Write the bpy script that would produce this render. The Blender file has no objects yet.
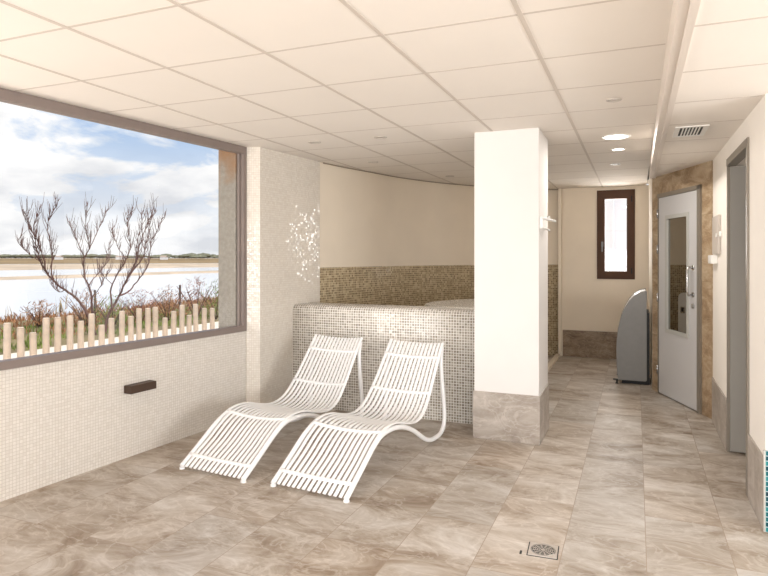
import bpy, bmesh, math, random
from mathutils import Vector, noise
random.seed(7)
S = bpy.context.scene
COL = S.collection
PI = math.pi

# ------------------------------------------------------------------ camera
TH = math.atan(252 / 608)
CH = 1.42
cam = bpy.data.objects.new('camera', bpy.data.cameras.new('camera'))
COL.objects.link(cam)
cam.location = (0, 0, CH)
cam.rotation_euler = (PI / 2, 0, TH)
cam.data.sensor_width = 36
cam.data.lens = 36 * 608 / 768
cam.data.shift_y = -31 / 768
cam.data.clip_end = 5000
S.camera = cam

# ------------------------------------------------------------------ exposure
vs = S.view_settings
vs.view_transform = 'Standard'; vs.look = 'None'; vs.gamma = 1.0
vs.exposure = 0.03
vs.use_curve_mapping = False

# ------------------------------------------------------------------ world
W = bpy.data.worlds.new('sky'); S.world = W; W.use_nodes = True
def build_world(strength=1.0):
    nt = W.node_tree; nt.nodes.clear(); N = nt.nodes.new; L = nt.links.new
    out = N('ShaderNodeOutputWorld'); bg = N('ShaderNodeBackground'); bg.inputs[1].default_value = strength
    tc = N('ShaderNodeTexCoord'); sep = N('ShaderNodeSeparateXYZ'); L(tc.outputs['Generated'], sep.inputs[0])
    # flat cloud layer: direction / (z + k)
    add = N('ShaderNodeMath'); add.operation = 'ADD'; add.inputs[1].default_value = 0.32
    mx = N('ShaderNodeMath'); mx.operation = 'MAXIMUM'; mx.inputs[1].default_value = 0.0
    L(sep.outputs[2], mx.inputs[0]); L(mx.outputs[0], add.inputs[0])
    dx = N('ShaderNodeMath'); dx.operation = 'DIVIDE'; dy = N('ShaderNodeMath'); dy.operation = 'DIVIDE'
    L(sep.outputs[0], dx.inputs[0]); L(add.outputs[0], dx.inputs[1]); L(sep.outputs[1], dy.inputs[0]); L(add.outputs[0], dy.inputs[1])
    cb = N('ShaderNodeCombineXYZ'); L(dx.outputs[0], cb.inputs[0]); L(dy.outputs[0], cb.inputs[1])
    mp = N('ShaderNodeMapping'); mp.inputs['Location'].default_value = (3.4, 0.9, 0.0); L(cb.outputs[0], mp.inputs[0])
    n1 = N('ShaderNodeTexNoise'); n1.inputs['Scale'].default_value = 2.1; n1.inputs['Detail'].default_value = 12; n1.inputs['Roughness'].default_value = 0.55
    n1.inputs['Distortion'].default_value = 0.3
    L(mp.outputs[0], n1.inputs['Vector'])
    r1 = N('ShaderNodeValToRGB'); e = r1.color_ramp.elements
    e[0].position = 0.44; e[0].color = (0, 0, 0, 1); e[1].position = 0.52; e[1].color = (1, 1, 1, 1)
    L(n1.outputs['Fac'], r1.inputs[0])
    # horizon haze whitens the sky
    rz = N('ShaderNodeValToRGB'); e = rz.color_ramp.elements
    e[0].position = 0.0; e[0].color = (0.80, 0.85, 0.92, 1); e[1].position = 0.36; e[1].color = (0.20, 0.42, 0.80, 1)
    m_ = rz.color_ramp.elements.new(0.12); m_.color = (0.48, 0.64, 0.86, 1)
    L(sep.outputs[2], rz.inputs[0])
    n2 = N('ShaderNodeTexNoise'); n2.inputs['Scale'].default_value = 2.6; n2.inputs['Detail'].default_value = 6; L(mp.outputs[0], n2.inputs['Vector'])
    r2 = N('ShaderNodeValToRGB'); e = r2.color_ramp.elements
    e[0].position = 0.38; e[0].color = (0.76, 0.78, 0.82, 1); e[1].position = 0.56; e[1].color = (1.04, 1.04, 1.04, 1)
    L(n2.outputs['Fac'], r2.inputs[0])
    # more cloud towards the horizon
    rh = N('ShaderNodeMapRange'); rh.inputs[1].default_value = 0.02; rh.inputs[2].default_value = 0.20; rh.inputs[3].default_value = 0.9; rh.inputs[4].default_value = 0.0
    L(sep.outputs[2], rh.inputs[0])
    am = N('ShaderNodeMath'); am.operation = 'MAXIMUM'; L(r1.outputs[0], am.inputs[0]); L(rh.outputs[0], am.inputs[1])
    mix = N('ShaderNodeMix'); mix.data_type = 'RGBA'
    L(am.outputs[0], mix.inputs[0]); L(rz.outputs[0], mix.inputs[6]); L(r2.outputs[0], mix.inputs[7])
    L(mix.outputs[2], bg.inputs[0]); L(bg.outputs[0], out.inputs[0])
build_world(1.0)

# ------------------------------------------------------------------ sun and added daylight lamps
def sun(direction, energy, color, angle):
    l = bpy.data.lights.new('sun', 'SUN'); l.energy = energy; l.color = color; l.angle = angle
    o = bpy.data.objects.new('sun', l); COL.objects.link(o)
    o.rotation_euler = Vector(direction).to_track_quat('Z', 'Y').to_euler(); o.location = (10, -20, 30)
sun((0.50, -0.22, 0.88), 3.4, (1.0, 0.93, 0.83), math.radians(1.5))
def area(loc, aim, sx, sy, power, color=(1, 1, 1)):
    l = bpy.data.lights.new('daylight_fill', 'AREA'); l.shape = 'RECTANGLE'; l.size = sx; l.size_y = sy
    l.energy = power; l.color = color
    o = bpy.data.objects.new('daylight_fill', l); COL.objects.link(o); o.location = loc
    d = Vector(loc) - Vector(aim); o.rotation_euler = d.to_track_quat('Z', 'Y').to_euler()
area((0.2, -3.35, 1.00), (-1.0, 3.0, 2.4), 5.6, 1.4, 165, (0.96, 0.98, 1.0))   # fill lamp added behind the camera, outside the invented rear opening
area((-4.3, -0.8, 1.20), (-0.6, 1.2, 2.3), 4.2, 0.9, 180, (1.0, 0.93, 0.855))    # added fill outside the long window's unseen half, lifts the ceiling
area((-0.18, 9.32, 1.70), (-0.18, 8, 1.70), 0.85, 1.35, 48, (1.0, 0.97, 0.93))   # daylight in the corridor window
area((3.9, 1.0, 1.2), (-1.6, 4.4, 2.1), 3.0, 1.4, 175, (0.96, 0.98, 1.0))        # unseen fill lamp added at the right, behind the corner

# ------------------------------------------------------------------ materials
def lin(c):
    return tuple(((v / 255) / 12.92 if v / 255 <= 0.04045 else ((v / 255 + 0.055) / 1.055) ** 2.4) for v in c) + (1,)
def newmat(name):
    m = bpy.data.materials.new(name); m.use_nodes = True
    nt = m.node_tree; b = nt.nodes['Principled BSDF']
    return m, nt, b
def plain(name, rgb, rough=0.6, metal=0.0, spec=0.5, var=0.0, vscale=6.0, bump=0.0, bscale=60.0):
    m, nt, b = newmat(name); N = nt.nodes.new; L = nt.links.new
    b.inputs['Base Color'].default_value = lin(rgb); b.inputs['Roughness'].default_value = rough
    b.inputs['Metallic'].default_value = metal; b.inputs['Specular IOR Level'].default_value = spec
    if var:
        tc = N('ShaderNodeTexCoord'); n = N('ShaderNodeTexNoise'); n.inputs['Scale'].default_value = vscale; n.inputs['Detail'].default_value = 5
        L(tc.outputs['Object'], n.inputs['Vector'])
        r = N('ShaderNodeValToRGB'); c = lin(rgb)
        r.color_ramp.elements[0].position = 0.3; r.color_ramp.elements[1].position = 0.7
        r.color_ramp.elements[0].color = tuple(v * (1 - var) for v in c[:3]) + (1,)
        r.color_ramp.elements[1].color = tuple(min(1, v * (1 + var)) for v in c[:3]) + (1,)
        L(n.outputs['Fac'], r.inputs[0]); L(r.outputs[0], b.inputs['Base Color'])
    if bump:
        tc = N('ShaderNodeTexCoord'); n = N('ShaderNodeTexNoise'); n.inputs['Scale'].default_value = bscale; n.inputs['Detail'].default_value = 4
        L(tc.outputs['Object'], n.inputs['Vector'])
        bp = N('ShaderNodeBump'); bp.inputs['Strength'].default_value = bump; bp.inputs['Distance'].default_value = 0.01
        L(n.outputs['Fac'], bp.inputs['Height']); L(bp.outputs[0], b.inputs['Normal'])
    return m
def mosaic(name, pitch, stops, grout, rough=0.2, tilt=0.05, gw=0.09, aspect=1.0, patch=0.0, brick=False):
    """Small square glass tiles laid on UVs measured in metres."""
    m, nt, b = newmat(name); N = nt.nodes.new; L = nt.links.new
    uv = N('ShaderNodeUVMap'); mp = N('ShaderNodeMapping'); mp.inputs['Scale'].default_value = (1 / (pitch * aspect), 1 / pitch, 1)
    L(uv.outputs[0], mp.inputs[0])
    fl = N('ShaderNodeVectorMath'); fl.operation = 'FLOOR'; fr = N('ShaderNodeVectorMath'); fr.operation = 'FRACTION'
    L(mp.outputs[0], fl.inputs[0]); L(mp.outputs[0], fr.inputs[0])
    wn = N('ShaderNodeTexWhiteNoise'); wn.noise_dimensions = '2D'; L(fl.outputs[0], wn.inputs['Vector'])
    rp = N('ShaderNodeValToRGB'); rp.color_ramp.interpolation = 'CONSTANT'
    e = rp.color_ramp.elements
    e[0].position = 0; e[0].color = lin(stops[0][1]); e[1].position = stops[1][0]; e[1].color = lin(stops[1][1])
    for p, c in stops[2:]:
        x = e.new(p); x.color = lin(c)
    L(wn.outputs['Value'], rp.inputs[0])
    # grout mask
    sub = N('ShaderNodeVectorMath'); sub.operation = 'SUBTRACT'; sub.inputs[1].default_value = (0.5, 0.5, 0)
    ab = N('ShaderNodeVectorMath'); ab.operation = 'ABSOLUTE'; L(fr.outputs[0], sub.inputs[0]); L(sub.outputs[0], ab.inputs[0])
    sp = N('ShaderNodeSeparateXYZ'); L(ab.outputs[0], sp.inputs[0])
    mx = N('ShaderNodeMath'); mx.operation = 'MAXIMUM'; L(sp.outputs[0], mx.inputs[0]); L(sp.outputs[1], mx.inputs[1])
    gt = N('ShaderNodeMath'); gt.operation = 'GREATER_THAN'; gt.inputs[1].default_value = 0.5 - gw; L(mx.outputs[0], gt.inputs[0])
    mix = N('ShaderNodeMix'); mix.data_type = 'RGBA'; L(gt.outputs[0], mix.inputs[0]); L(rp.outputs[0], mix.inputs[6]); mix.inputs[7].default_value = lin(grout)
    L(mix.outputs[2], b.inputs['Base Color'])
    rr = N('ShaderNodeMapRange'); rr.inputs[3].default_value = rough; rr.inputs[4].default_value = 0.75; L(gt.outputs[0], rr.inputs[0]); L(rr.outputs[0], b.inputs['Roughness'])
    ge = N('ShaderNodeNewGeometry'); s2 = N('ShaderNodeVectorMath'); s2.operation = 'SUBTRACT'; s2.inputs[1].default_value = (0.5, 0.5, 0.5)
    L(wn.outputs['Color'], s2.inputs[0]); sc = N('ShaderNodeVectorMath'); sc.operation = 'SCALE'; sc.inputs['Scale'].default_value = tilt; L(s2.outputs[0], sc.inputs[0])
    ad = N('ShaderNodeVectorMath'); ad.operation = 'ADD'; L(ge.outputs['Normal'], ad.inputs[0]); L(sc.outputs[0], ad.inputs[1])
    nm = N('ShaderNodeVectorMath'); nm.operation = 'NORMALIZE'; L(ad.outputs[0], nm.inputs[0]); L(nm.outputs[0], b.inputs['Normal'])
    return m
def stone(name, dark, mid, light, tile=None, rough=0.35, use_uv=False, vein=0.5, scale=1.0, off=(0, 0), grey=None, mortar=(120, 105, 92), spec=0.5, contrast=1.0):
    """Veined stone-look porcelain; tile=(length, width) lays it in half-offset rows."""
    m, nt, b = newmat(name); N = nt.nodes.new; L = nt.links.new
    if use_uv:
        src = N('ShaderNodeUVMap').outputs[0]
    else:
        src = N('ShaderNodeTexCoord').outputs['Object']
    vec = src; rnd = None; fac = None
    if tile:
        sp = N('ShaderNodeSeparateXYZ'); L(src, sp.inputs[0]); cb = N('ShaderNodeCombineXYZ')
        a1 = N('ShaderNodeMath'); a1.operation = 'ADD'; a1.inputs[1].default_value = off[0]
        a2 = N('ShaderNodeMath'); a2.operation = 'ADD'; a2.inputs[1].default_value = off[1]
        if use_uv: L(sp.outputs[0], a1.inputs[0]); L(sp.outputs[1], a2.inputs[0])
        else: L(sp.outputs[1], a1.inputs[0]); L(sp.outputs[0], a2.inputs[0])
        L(a1.outputs[0], cb.inputs[0]); L(a2.outputs[0], cb.inputs[1])
        bk = N('ShaderNodeTexBrick'); bk.inputs['Scale'].default_value = 1; bk.inputs['Brick Width'].default_value = tile[0]; bk.inputs['Row Height'].default_value = tile[1]
        bk.inputs['Mortar Size'].default_value = 0.0019; bk.inputs['Mortar Smooth'].default_value = 0.1
        bk.offset = 0.5 if not use_uv else 0.0
        bk.inputs['Color1'].default_value = (0, 0, 0, 1); bk.inputs['Color2'].default_value = (1, 1, 1, 1); bk.inputs['Mortar'].default_value = (0.5, 0.5, 0.5, 1)
        L(cb.outputs[0], bk.inputs['Vector']); rnd = bk.outputs['Color']; fac = bk.outputs['Fac']
        sh = N('ShaderNodeVectorMath'); sh.operation = 'MULTIPLY'; sh.inputs[1].default_value = (17.3, 9.1, 23.7); L(rnd, sh.inputs[0])
        ad = N('ShaderNodeVectorMath'); ad.operation = 'ADD'; L(src, ad.inputs[0]); L(sh.outputs[0], ad.inputs[1]); vec = ad.outputs[0]
    mp = N('ShaderNodeMapping'); mp.inputs['Rotation'].default_value = (0, 0, 0.6); mp.inputs['Scale'].default_value = (1.0 * scale, 1.9 * scale, 1.5 * scale); L(vec, mp.inputs[0])
    n1 = N('ShaderNodeTexNoise'); n1.inputs['Scale'].default_value = 1.9; n1.inputs['Detail'].default_value = 11; n1.inputs['Roughness'].default_value = 0.70; n1.inputs['Distortion'].default_value = 0.7
    L(mp.outputs[0], n1.inputs['Vector'])
    rp = N('ShaderNodeValToRGB'); e = rp.color_ramp.elements
    e[0].position = 0.48 - 0.18 / contrast; e[0].color = lin(dark); e[1].position = 0.48 + 0.20 / contrast; e[1].color = lin(light); x = e.new(0.48); x.color = lin(mid)
    L(n1.outputs['Fac'], rp.inputs[0])
    # fine pale veins
    n2 = N('ShaderNodeTexNoise'); n2.inputs['Scale'].default_value = 2.6; n2.inputs['Detail'].default_value = 6; n2.inputs['Distortion'].default_value = 2.2
    L(mp.outputs[0], n2.inputs['Vector'])
    v1 = N('ShaderNodeMath'); v1.operation = 'SUBTRACT'; v1.inputs[1].default_value = 0.5; v2 = N('ShaderNodeMath'); v2.operation = 'ABSOLUTE'
    L(n2.outputs['Fac'], v1.inputs[0]); L(v1.outputs[0], v2.inputs[0])
    v3 = N('ShaderNodeMapRange'); v3.inputs[1].default_value = 0.0; v3.inputs[2].default_value = 0.035; v3.inputs[3].default_value = vein; v3.inputs[4].default_value = 0.0
    L(v2.outputs[0], v3.inputs[0])
    m1 = N('ShaderNodeMix'); m1.data_type = 'RGBA'; L(v3.outputs[0], m1.inputs[0]); L(rp.outputs[0], m1.inputs[6]); m1.inputs[7].default_value = lin(tuple(min(255, c + 22) for c in light))
    cur = m1.outputs[2]
    if grey and rnd is not None:
        m2 = N('ShaderNodeMix'); m2.data_type = 'RGBA'; m2.blend_type = 'MULTIPLY'
        g1 = N('ShaderNodeMapRange'); g1.inputs[3].default_value = 0.0; g1.inputs[4].default_value = 1.0; L(rnd, g1.inputs[0])
        L(g1.outputs[0], m2.inputs[0]); L(cur, m2.inputs[6]); m2.inputs[7].default_value = grey + (1,); cur = m2.outputs[2]
    if fac is not None:
        m3 = N('ShaderNodeMix'); m3.data_type = 'RGBA'; L(fac, m3.inputs[0]); L(cur, m3.inputs[6]); m3.inputs[7].default_value = lin(mortar); cur = m3.outputs[2]
    L(cur, b.inputs['Base Color'])
    b.inputs['Roughness'].default_value = rough; b.inputs['Specular IOR Level'].default_value = spec
    bp = N('ShaderNodeBump'); bp.inputs['Strength'].default_value = 0.12; bp.inputs['Distance'].default_value = 0.01; L(n1.outputs['Fac'], bp.inputs['Height']); L(bp.outputs[0], b.inputs['Normal'])
    return m
def glassmat(name, tint=(1, 1, 1), refl=0.06):
    m = bpy.data.materials.new(name); m.use_nodes = True; nt = m.node_tree; nt.nodes.clear(); N = nt.nodes.new; L = nt.links.new
    o = N('ShaderNodeOutputMaterial'); t = N('ShaderNodeBsdfTransparent'); t.inputs[0].default_value = tint + (1,)
    g = N('ShaderNodeBsdfGlossy'); g.inputs['Roughness'].default_value = 0.0; mx = N('ShaderNodeMixShader'); mx.inputs[0].default_value = refl
    L(t.outputs[0], mx.inputs[1]); L(g.outputs[0], mx.inputs[2]); L(mx.outputs[0], o.inputs[0]); return m
def emis(name, rgb, s):
    m, nt, b = newmat(name); b.inputs['Base Color'].default_value = lin(rgb); b.inputs['Emission Color'].default_value = lin(rgb); b.inputs['Emission Strength'].default_value = s; return m

M = {}
M['paint'] = plain('white_paint', (244, 238, 230), 0.7, var=0.02, vscale=3)
M['column_paint'] = plain('column_paint', (226, 222, 219), 0.7, var=0.015, vscale=3)
M['cream'] = plain('cream_paint', (236, 224, 206), 0.7, var=0.02, vscale=3)
M['ceil'] = plain('ceiling_panel', (237, 230, 222), 0.85, var=0.01, vscale=3, bump=0.05, bscale=300)
M['tbar'] = plain('ceiling_bar', (206, 196, 186), 0.7)
M['fascia'] = plain('fascia_white', (222, 212, 202), 0.4)
M['mosaic_white'] = mosaic('white_mosaic', 0.0205, [(0, (224, 218, 210)), (0.3, (221, 215, 206)), (0.6, (227, 221, 213)), (0.85, (218, 211, 202))], (202, 194, 184), rough=0.3, tilt=0.03, gw=0.07)
M['mosaic_pier'] = mosaic('pale_mosaic', 0.0205, [(0, (226, 219, 209)), (0.3, (223, 216, 206)), (0.6, (229, 223, 213)), (0.85, (220, 212, 201))], (206, 196, 183), rough=0.07, tilt=0.11, gw=0.08)
M['mosaic_grey'] = mosaic('grey_mosaic', 0.0238, [(0, (178, 168, 154)), (0.25, (162, 151, 137)), (0.5, (192, 183, 171)), (0.72, (148, 138, 124)), (0.88, (204, 196, 185))], (244, 241, 235), rough=0.15, tilt=0.10, gw=0.13)
M['mosaic_brown'] = mosaic('brown_mosaic', 0.0250, [(0, (156, 137, 106)), (0.25, (138, 119, 90)), (0.5, (174, 156, 124)), (0.72, (124, 106, 79)), (0.88, (190, 173, 140))], (206, 190, 160), rough=0.15, tilt=0.10, gw=0.09)
M['mosaic_teal'] = mosaic('teal_mosaic', 0.0262, [(0, (10, 70, 80)), (0.3, (20, 96, 102)), (0.55, (6, 50, 62)), (0.8, (40, 124, 126))], (150, 170, 168), rough=0.12, tilt=0.06, gw=0.09)
M['floor'] = stone('floor_tile', (138, 118, 98), (180, 166, 151), (213, 205, 196), tile=(0.90, 0.3735), rough=0.42, off=(0.42, -0.045 + 3.735), grey=(0.84, 0.87, 0.90), vein=0.28, mortar=(158, 142, 126), spec=0.3, contrast=1.2)
M['plinth'] = stone('plinth_tile', (136, 124, 112), (166, 156, 146), (196, 188, 180), tile=(0.75, 0.60), rough=0.35, use_uv=True, scale=1.2, vein=0.3)
M['travertine'] = stone('travertine', (112, 88, 64), (164, 139, 110), (204, 186, 160), tile=(0.75, 0.60), rough=0.4, use_uv=True, scale=1.5, off=(0.3, 0.0), vein=0.2, mortar=(150, 128, 100))
M['plinth_shaded'] = stone('shaded_plinth_tile', (104, 84, 64), (134, 113, 90), (168, 150, 128), tile=(0.75, 0.60), rough=0.4, use_uv=True, scale=2.0, vein=0.4)  # plinth tile browned so its colour holds the corridor's shading
M['concrete'] = plain('concrete', (150, 145, 137), 0.9, var=0.13, vscale=30, bump=0.4, bscale=80)
M['alu'] = plain('brown_window_frame', (132, 119, 113), 0.5, var=0.04)
M['alu_dark'] = plain('dark_brown_frame', (84, 58, 42), 0.6, var=0.04, spec=0.3)
M['glass'] = glassmat('clear_glass')
M['mirror_glass'] = plain('reflective_glass', (150, 146, 138), 0.02, metal=1.0)
M['grey_paint'] = plain('grey_paint', (160, 157, 151), 0.5, var=0.02)
M['door_grey'] = plain('door_light_grey', (204, 203, 204), 0.45)
M['frame_grey'] = plain('grey_frame', (144, 136, 125), 0.4, metal=0.3)
M['steel'] = plain('steel', (200, 200, 200), 0.25, metal=1.0)
M['lounger'] = plain('white_powder_coat', (246, 245, 244), 0.35)
M['rubber'] = plain('black_rubber', (36, 34, 33), 0.7)
M['black'] = plain('black_plastic', (26, 25, 25), 0.6)
M['bronze'] = plain('dark_bronze', (74, 56, 44), 0.5, metal=0.2)
M['white_plastic'] = plain('white_plastic', (240, 238, 234), 0.35)
M['beige_plastic'] = plain('beige_plastic', (196, 187, 178), 0.45)
M['cab_grey'] = plain('cabinet_grey', (130, 128, 125), 0.4, var=0.03, vscale=20)
M['lamp_lit'] = emis('lit_lamp', (255, 252, 246), 6.0)
M['sand'] = plain('sand', (236, 222, 204), 0.95, var=0.10, vscale=1.3, bump=0.5, bscale=12)
M['earth'] = plain('scrub_earth', (132, 118, 84), 0.95, var=0.3, vscale=0.8)
M['post'] = plain('weathered_wood', (208, 190, 172), 0.85, var=0.14, vscale=9, bump=0.3, bscale=40)
M['bark'] = plain('purple_brown_bark', (104, 76, 70), 0.9, var=0.2, vscale=8)
M['leaf_green'] = plain('grass_green', (122, 140, 62), 0.8, var=0.35, vscale=1.6)
M['leaf_brown'] = plain('dry_scrub', (166, 120, 84), 0.85, var=0.35, vscale=1.8)
M['leaf_red'] = plain('reddish_scrub', (152, 98, 76), 0.85, var=0.3, vscale=2)
M['reed'] = plain('dry_reed', (176, 158, 124), 0.85, var=0.2, vscale=3)
M['bank'] = plain('pale_bank', (196, 176, 152), 0.95, var=0.3, vscale=0.25)
M['land'] = plain('far_land', (142, 118, 80), 0.95, var=0.28, vscale=0.04)
M['tree_far'] = plain('far_trees', (118, 118, 98), 0.95, var=0.25, vscale=0.2)
M['roof_far'] = plain('far_roof', (196, 176, 160), 0.9)
M['render_white'] = plain('white_render', (240, 240, 244), 0.8)
def rust():
    nt = M['concrete_jamb'].node_tree; N = nt.nodes.new; L = nt.links.new; b = nt.nodes['Principled BSDF']; old = b.inputs['Base Color'].links[0].from_socket
    tc = N('ShaderNodeTexCoord'); sp = N('ShaderNodeSeparateXYZ'); L(tc.outputs['Object'], sp.inputs[0])
    n = N('ShaderNodeTexNoise'); n.inputs['Scale'].default_value = 7; n.inputs['Detail'].default_value = 6; L(tc.outputs['Object'], n.inputs['Vector'])
    a = N('ShaderNodeMath'); a.operation = 'MULTIPLY_ADD'; a.inputs[1].default_value = 0.9; L(n.outputs['Fac'], a.inputs[0]); L(sp.outputs[2], a.inputs[2])
    r = N('ShaderNodeMapRange'); r.inputs[1].default_value = 2.45; r.inputs[2].default_value = 2.85; r.inputs[3].default_value = 0.0; r.inputs[4].default_value = 0.75; L(a.outputs[0], r.inputs[0])
    m = N('ShaderNodeMix'); m.data_type = 'RGBA'; L(r.outputs[0], m.inputs[0]); L(old, m.inputs[6]); m.inputs[7].default_value = lin((150, 104, 58)); L(m.outputs[2], b.inputs['Base Color'])
M['concrete_jamb'] = plain('concrete_jamb', (150, 144, 134), 0.9, var=0.13, vscale=30, bump=0.4, bscale=80); rust()
def watermat():
    m, nt, b = newmat('lake_water'); N = nt.nodes.new; L = nt.links.new
    b.inputs['Base Color'].default_value = lin((222, 226, 232)); b.inputs['Roughness'].default_value = 0.10; b.inputs['Specular IOR Level'].default_value = 0.9
    tc = N('ShaderNodeTexCoord'); n = N('ShaderNodeTexNoise'); n.inputs['Scale'].default_value = 0.7; n.inputs['Detail'].default_value = 3
    L(tc.outputs['Object'], n.inputs['Vector']); bp = N('ShaderNodeBump'); bp.inputs['Strength'].default_value = 0.05; bp.inputs['Distance'].default_value = 0.1
    L(n.outputs['Fac'], bp.inputs['Height']); L(bp.outputs[0], b.inputs['Normal']); return m
M['water'] = watermat()

# ------------------------------------------------------------------ mesh builder
class MB:
    def __init__(s): s.v = []; s.f = []; s.uv = []; s.sm = []
    def face(s, pts, uvs=None, smooth=False):
        n = len(s.v); s.v += [tuple(p) for p in pts]; s.f.append(tuple(range(n, n + len(pts))))
        s.uv.append(uvs if uvs else [(p[0], p[1]) for p in pts]); s.sm.append(smooth)
    def box(s, x0, x1, y0, y1, z0, z1):
        s.prism([(x0, y0), (x1, y0), (x1, y1), (x0, y1)], z0, z1)
    def prism(s, poly, z0, z1, u0=0.0):
        """poly counter-clockwise seen from above; side UVs = perimeter length, height"""
        u = u0; n = len(poly)
        for i in range(n):
            a, b = poly[i], poly[(i + 1) % n]; l = math.dist(a, b)
            s.face([(a[0], a[1], z0), (b[0], b[1], z0), (b[0], b[1], z1), (a[0], a[1], z1)], [(u, z0), (u + l, z0), (u + l, z1), (u, z1)]); u += l
        s.face([(p[0], p[1], z1) for p in poly]); s.face([(p[0], p[1], z0) for p in reversed(poly)])
    def obox(s, c, ax, ay, az, hx, hy, hz):
        c = Vector(c); ax = Vector(ax).normalized() * hx; ay = Vector(ay).normalized() * hy; az = Vector(az).normalized() * hz
        P = lambda i, j, k: c + ax * i + ay * j + az * k
        for q in ([P(-1,-1,-1),P(1,-1,-1),P(1,-1,1),P(-1,-1,1)], [P(1,-1,-1),P(1,1,-1),P(1,1,1),P(1,-1,1)], [P(1,1,-1),P(-1,1,-1),P(-1,1,1),P(1,1,1)],
                  [P(-1,1,-1),P(-1,-1,-1),P(-1,-1,1),P(-1,1,1)], [P(-1,-1,1),P(1,-1,1),P(1,1,1),P(-1,1,1)], [P(-1,1,-1),P(1,1,-1),P(1,-1,-1),P(-1,-1,-1)]):
            s.face(q, [(0, 0), (2*hx, 0), (2*hx, 2*hz), (0, 2*hz)])
    def tube(s, path, r, n=8, caps=True, flat=1.0):
        P = [Vector(p) for p in path]; m = len(P)
        R = r if isinstance(r, (list, tuple)) else [r] * m
        T = [(P[min(i + 1, m - 1)] - P[max(i - 1, 0)]).normalized() for i in range(m)]
        ref = Vector((0, 0, 1)) if abs(T[0].z) < 0.9 else Vector((1, 0, 0))
        N = (ref - T[0] * ref.dot(T[0])).normalized(); rings = []
        base = len(s.v)
        for i in range(m):
            N = (N - T[i] * N.dot(T[i])); N = N.normalized() if N.length > 1e-6 else Vector((1, 0, 0)); B = T[i].cross(N)
            for k in range(n):
                a = 2 * PI * k / n; s.v.append(tuple(P[i] + (N * math.cos(a) * flat + B * math.sin(a)) * R[i]))
        for i in range(m - 1):
            for k in range(n):
                k2 = (k + 1) % n
                s.f.append((base + i*n + k, base + i*n + k2, base + (i+1)*n + k2, base + (i+1)*n + k)); s.uv.append([(k/n, i), ((k+1)/n, i), ((k+1)/n, i+1), (k/n, i+1)]); s.sm.append(True)
        if caps:
            s.f.append(tuple(base + k for k in reversed(range(n)))); s.uv.append([(0, 0)] * n); s.sm.append(False)
            s.f.append(tuple(base + (m-1)*n + k for k in range(n))); s.uv.append([(0, 0)] * n); s.sm.append(False)
    def lathe(s, c, prof, n=32):
        """prof = [(r, z)] around vertical axis at c"""
        for i in range(len(prof) - 1):
            (r0, z0), (r1, z1) = prof[i], prof[i + 1]
            for k in range(n):
                a, b = 2 * PI * k / n, 2 * PI * (k + 1) / n
                q = [(c[0] + r0*math.cos(a), c[1] + r0*math.sin(a), c[2] + z0), (c[0] + r0*math.cos(b), c[1] + r0*math.sin(b), c[2] + z0),
                     (c[0] + r1*math.cos(b), c[1] + r1*math.sin(b), c[2] + z1), (c[0] + r1*math.cos(a), c[1] + r1*math.sin(a), c[2] + z1)]
                if r0 < 1e-6: q = q[1:]
                elif r1 < 1e-6: q = q[:3]
                s.face(q, smooth=True)
    def build(s, name, mat, parent=None, bevel=0, merge=False, loc=None):
        me = bpy.data.meshes.new(name)
        if loc: s.v = [(p[0] - loc[0], p[1] - loc[1], p[2] - loc[2]) for p in s.v]
        me.from_pydata(s.v, [], s.f); uvl = me.uv_layers.new(name='UVMap'); i = 0
        fl = [c for f in s.uv for c in f]
        for k, c in enumerate(fl): uvl.data[k].uv = c
        for p, sm in zip(me.polygons, s.sm): p.use_smooth = sm
        me.materials.append(mat)
        if merge or bevel:
            bm = bmesh.new(); bm.from_mesh(me); bmesh.ops.remove_doubles(bm, verts=bm.verts, dist=1e-5); bmesh.ops.recalc_face_normals(bm, faces=bm.faces); bm.to_mesh(me); bm.free()
        o = bpy.data.objects.new(name, me); COL.objects.link(o)
        if loc: o.location = loc
        if parent: o.parent = parent
        if bevel:
            md = o.modifiers.new('bevel', 'BEVEL'); md.width = bevel; md.segments = 2; md.limit_method = 'ANGLE'
        return o
def struct(o): o['kind'] = 'structure'; return o
def tag(o, label, cat, group=None, kind=None):
    o['label'] = label; o['category'] = cat
    if group: o['group'] = group
    if kind: o['kind'] = kind
    return o
def empty(name, loc, rz=0):
    o = bpy.data.objects.new(name, None); COL.objects.link(o); o.location = loc; o.rotation_euler = (0, 0, rz); o.empty_display_size = 0.1; return o
def at(px, py, Z):
    """point of the place that lies Z metres ahead, used for the landscape's surveyed positions"""
    X = (px - 384) * Z / 608; c, s = math.cos(TH), math.sin(TH)
    return Vector((X * c - Z * s, X * s + Z * c, CH + (257 - py) * Z / 608))

# ------------------------------------------------------------------ floor, ceilings
CE, CL = 2.40, 2.265
def lxw(y): return -3.405 + (y - 2.40) * 0.091
m = MB(); m.face([(-4.1, -3.2, 0), (4.0, -3.2, 0), (4.0, 9.6, 0), (-4.1, 9.6, 0)][:4]); 
f = struct(m.build('floor', M['floor']))
m = MB(); m.box(-4.1, 4.0, -3.2, 9.6, -0.16, -0.005); struct(m.build('floor_slab', M['concrete']))
def grid_x(): return [-0.432 - 0.604 * k for k in range(-1, 6)]
CY = [2.48 + 0.6 * k for k in range(-9, 12)]
m = MB(); m.prism([(lxw(-3.1) - 0.05, -3.1), (0.13, -3.1), (0.13, 9.3), (-3.4, 9.3), (-3.4, 4.55), (lxw(4.55) - 0.05, 4.55)], CE, CE + 0.04); struct(m.build('ceiling', M['ceil']))
m = MB(); m.box(0.165, 3.6, -3.1, 9.3, CL, CL + 0.03); struct(m.build('ceiling_lowered', M['ceil']))
m = MB()
for x in [-0.432 - 0.604 * k for k in range(0, 5)]:
    m.box(x - 0.010, x + 0.010, -3.0, 9.05, CE - 0.003, CE + 0.002)
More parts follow.
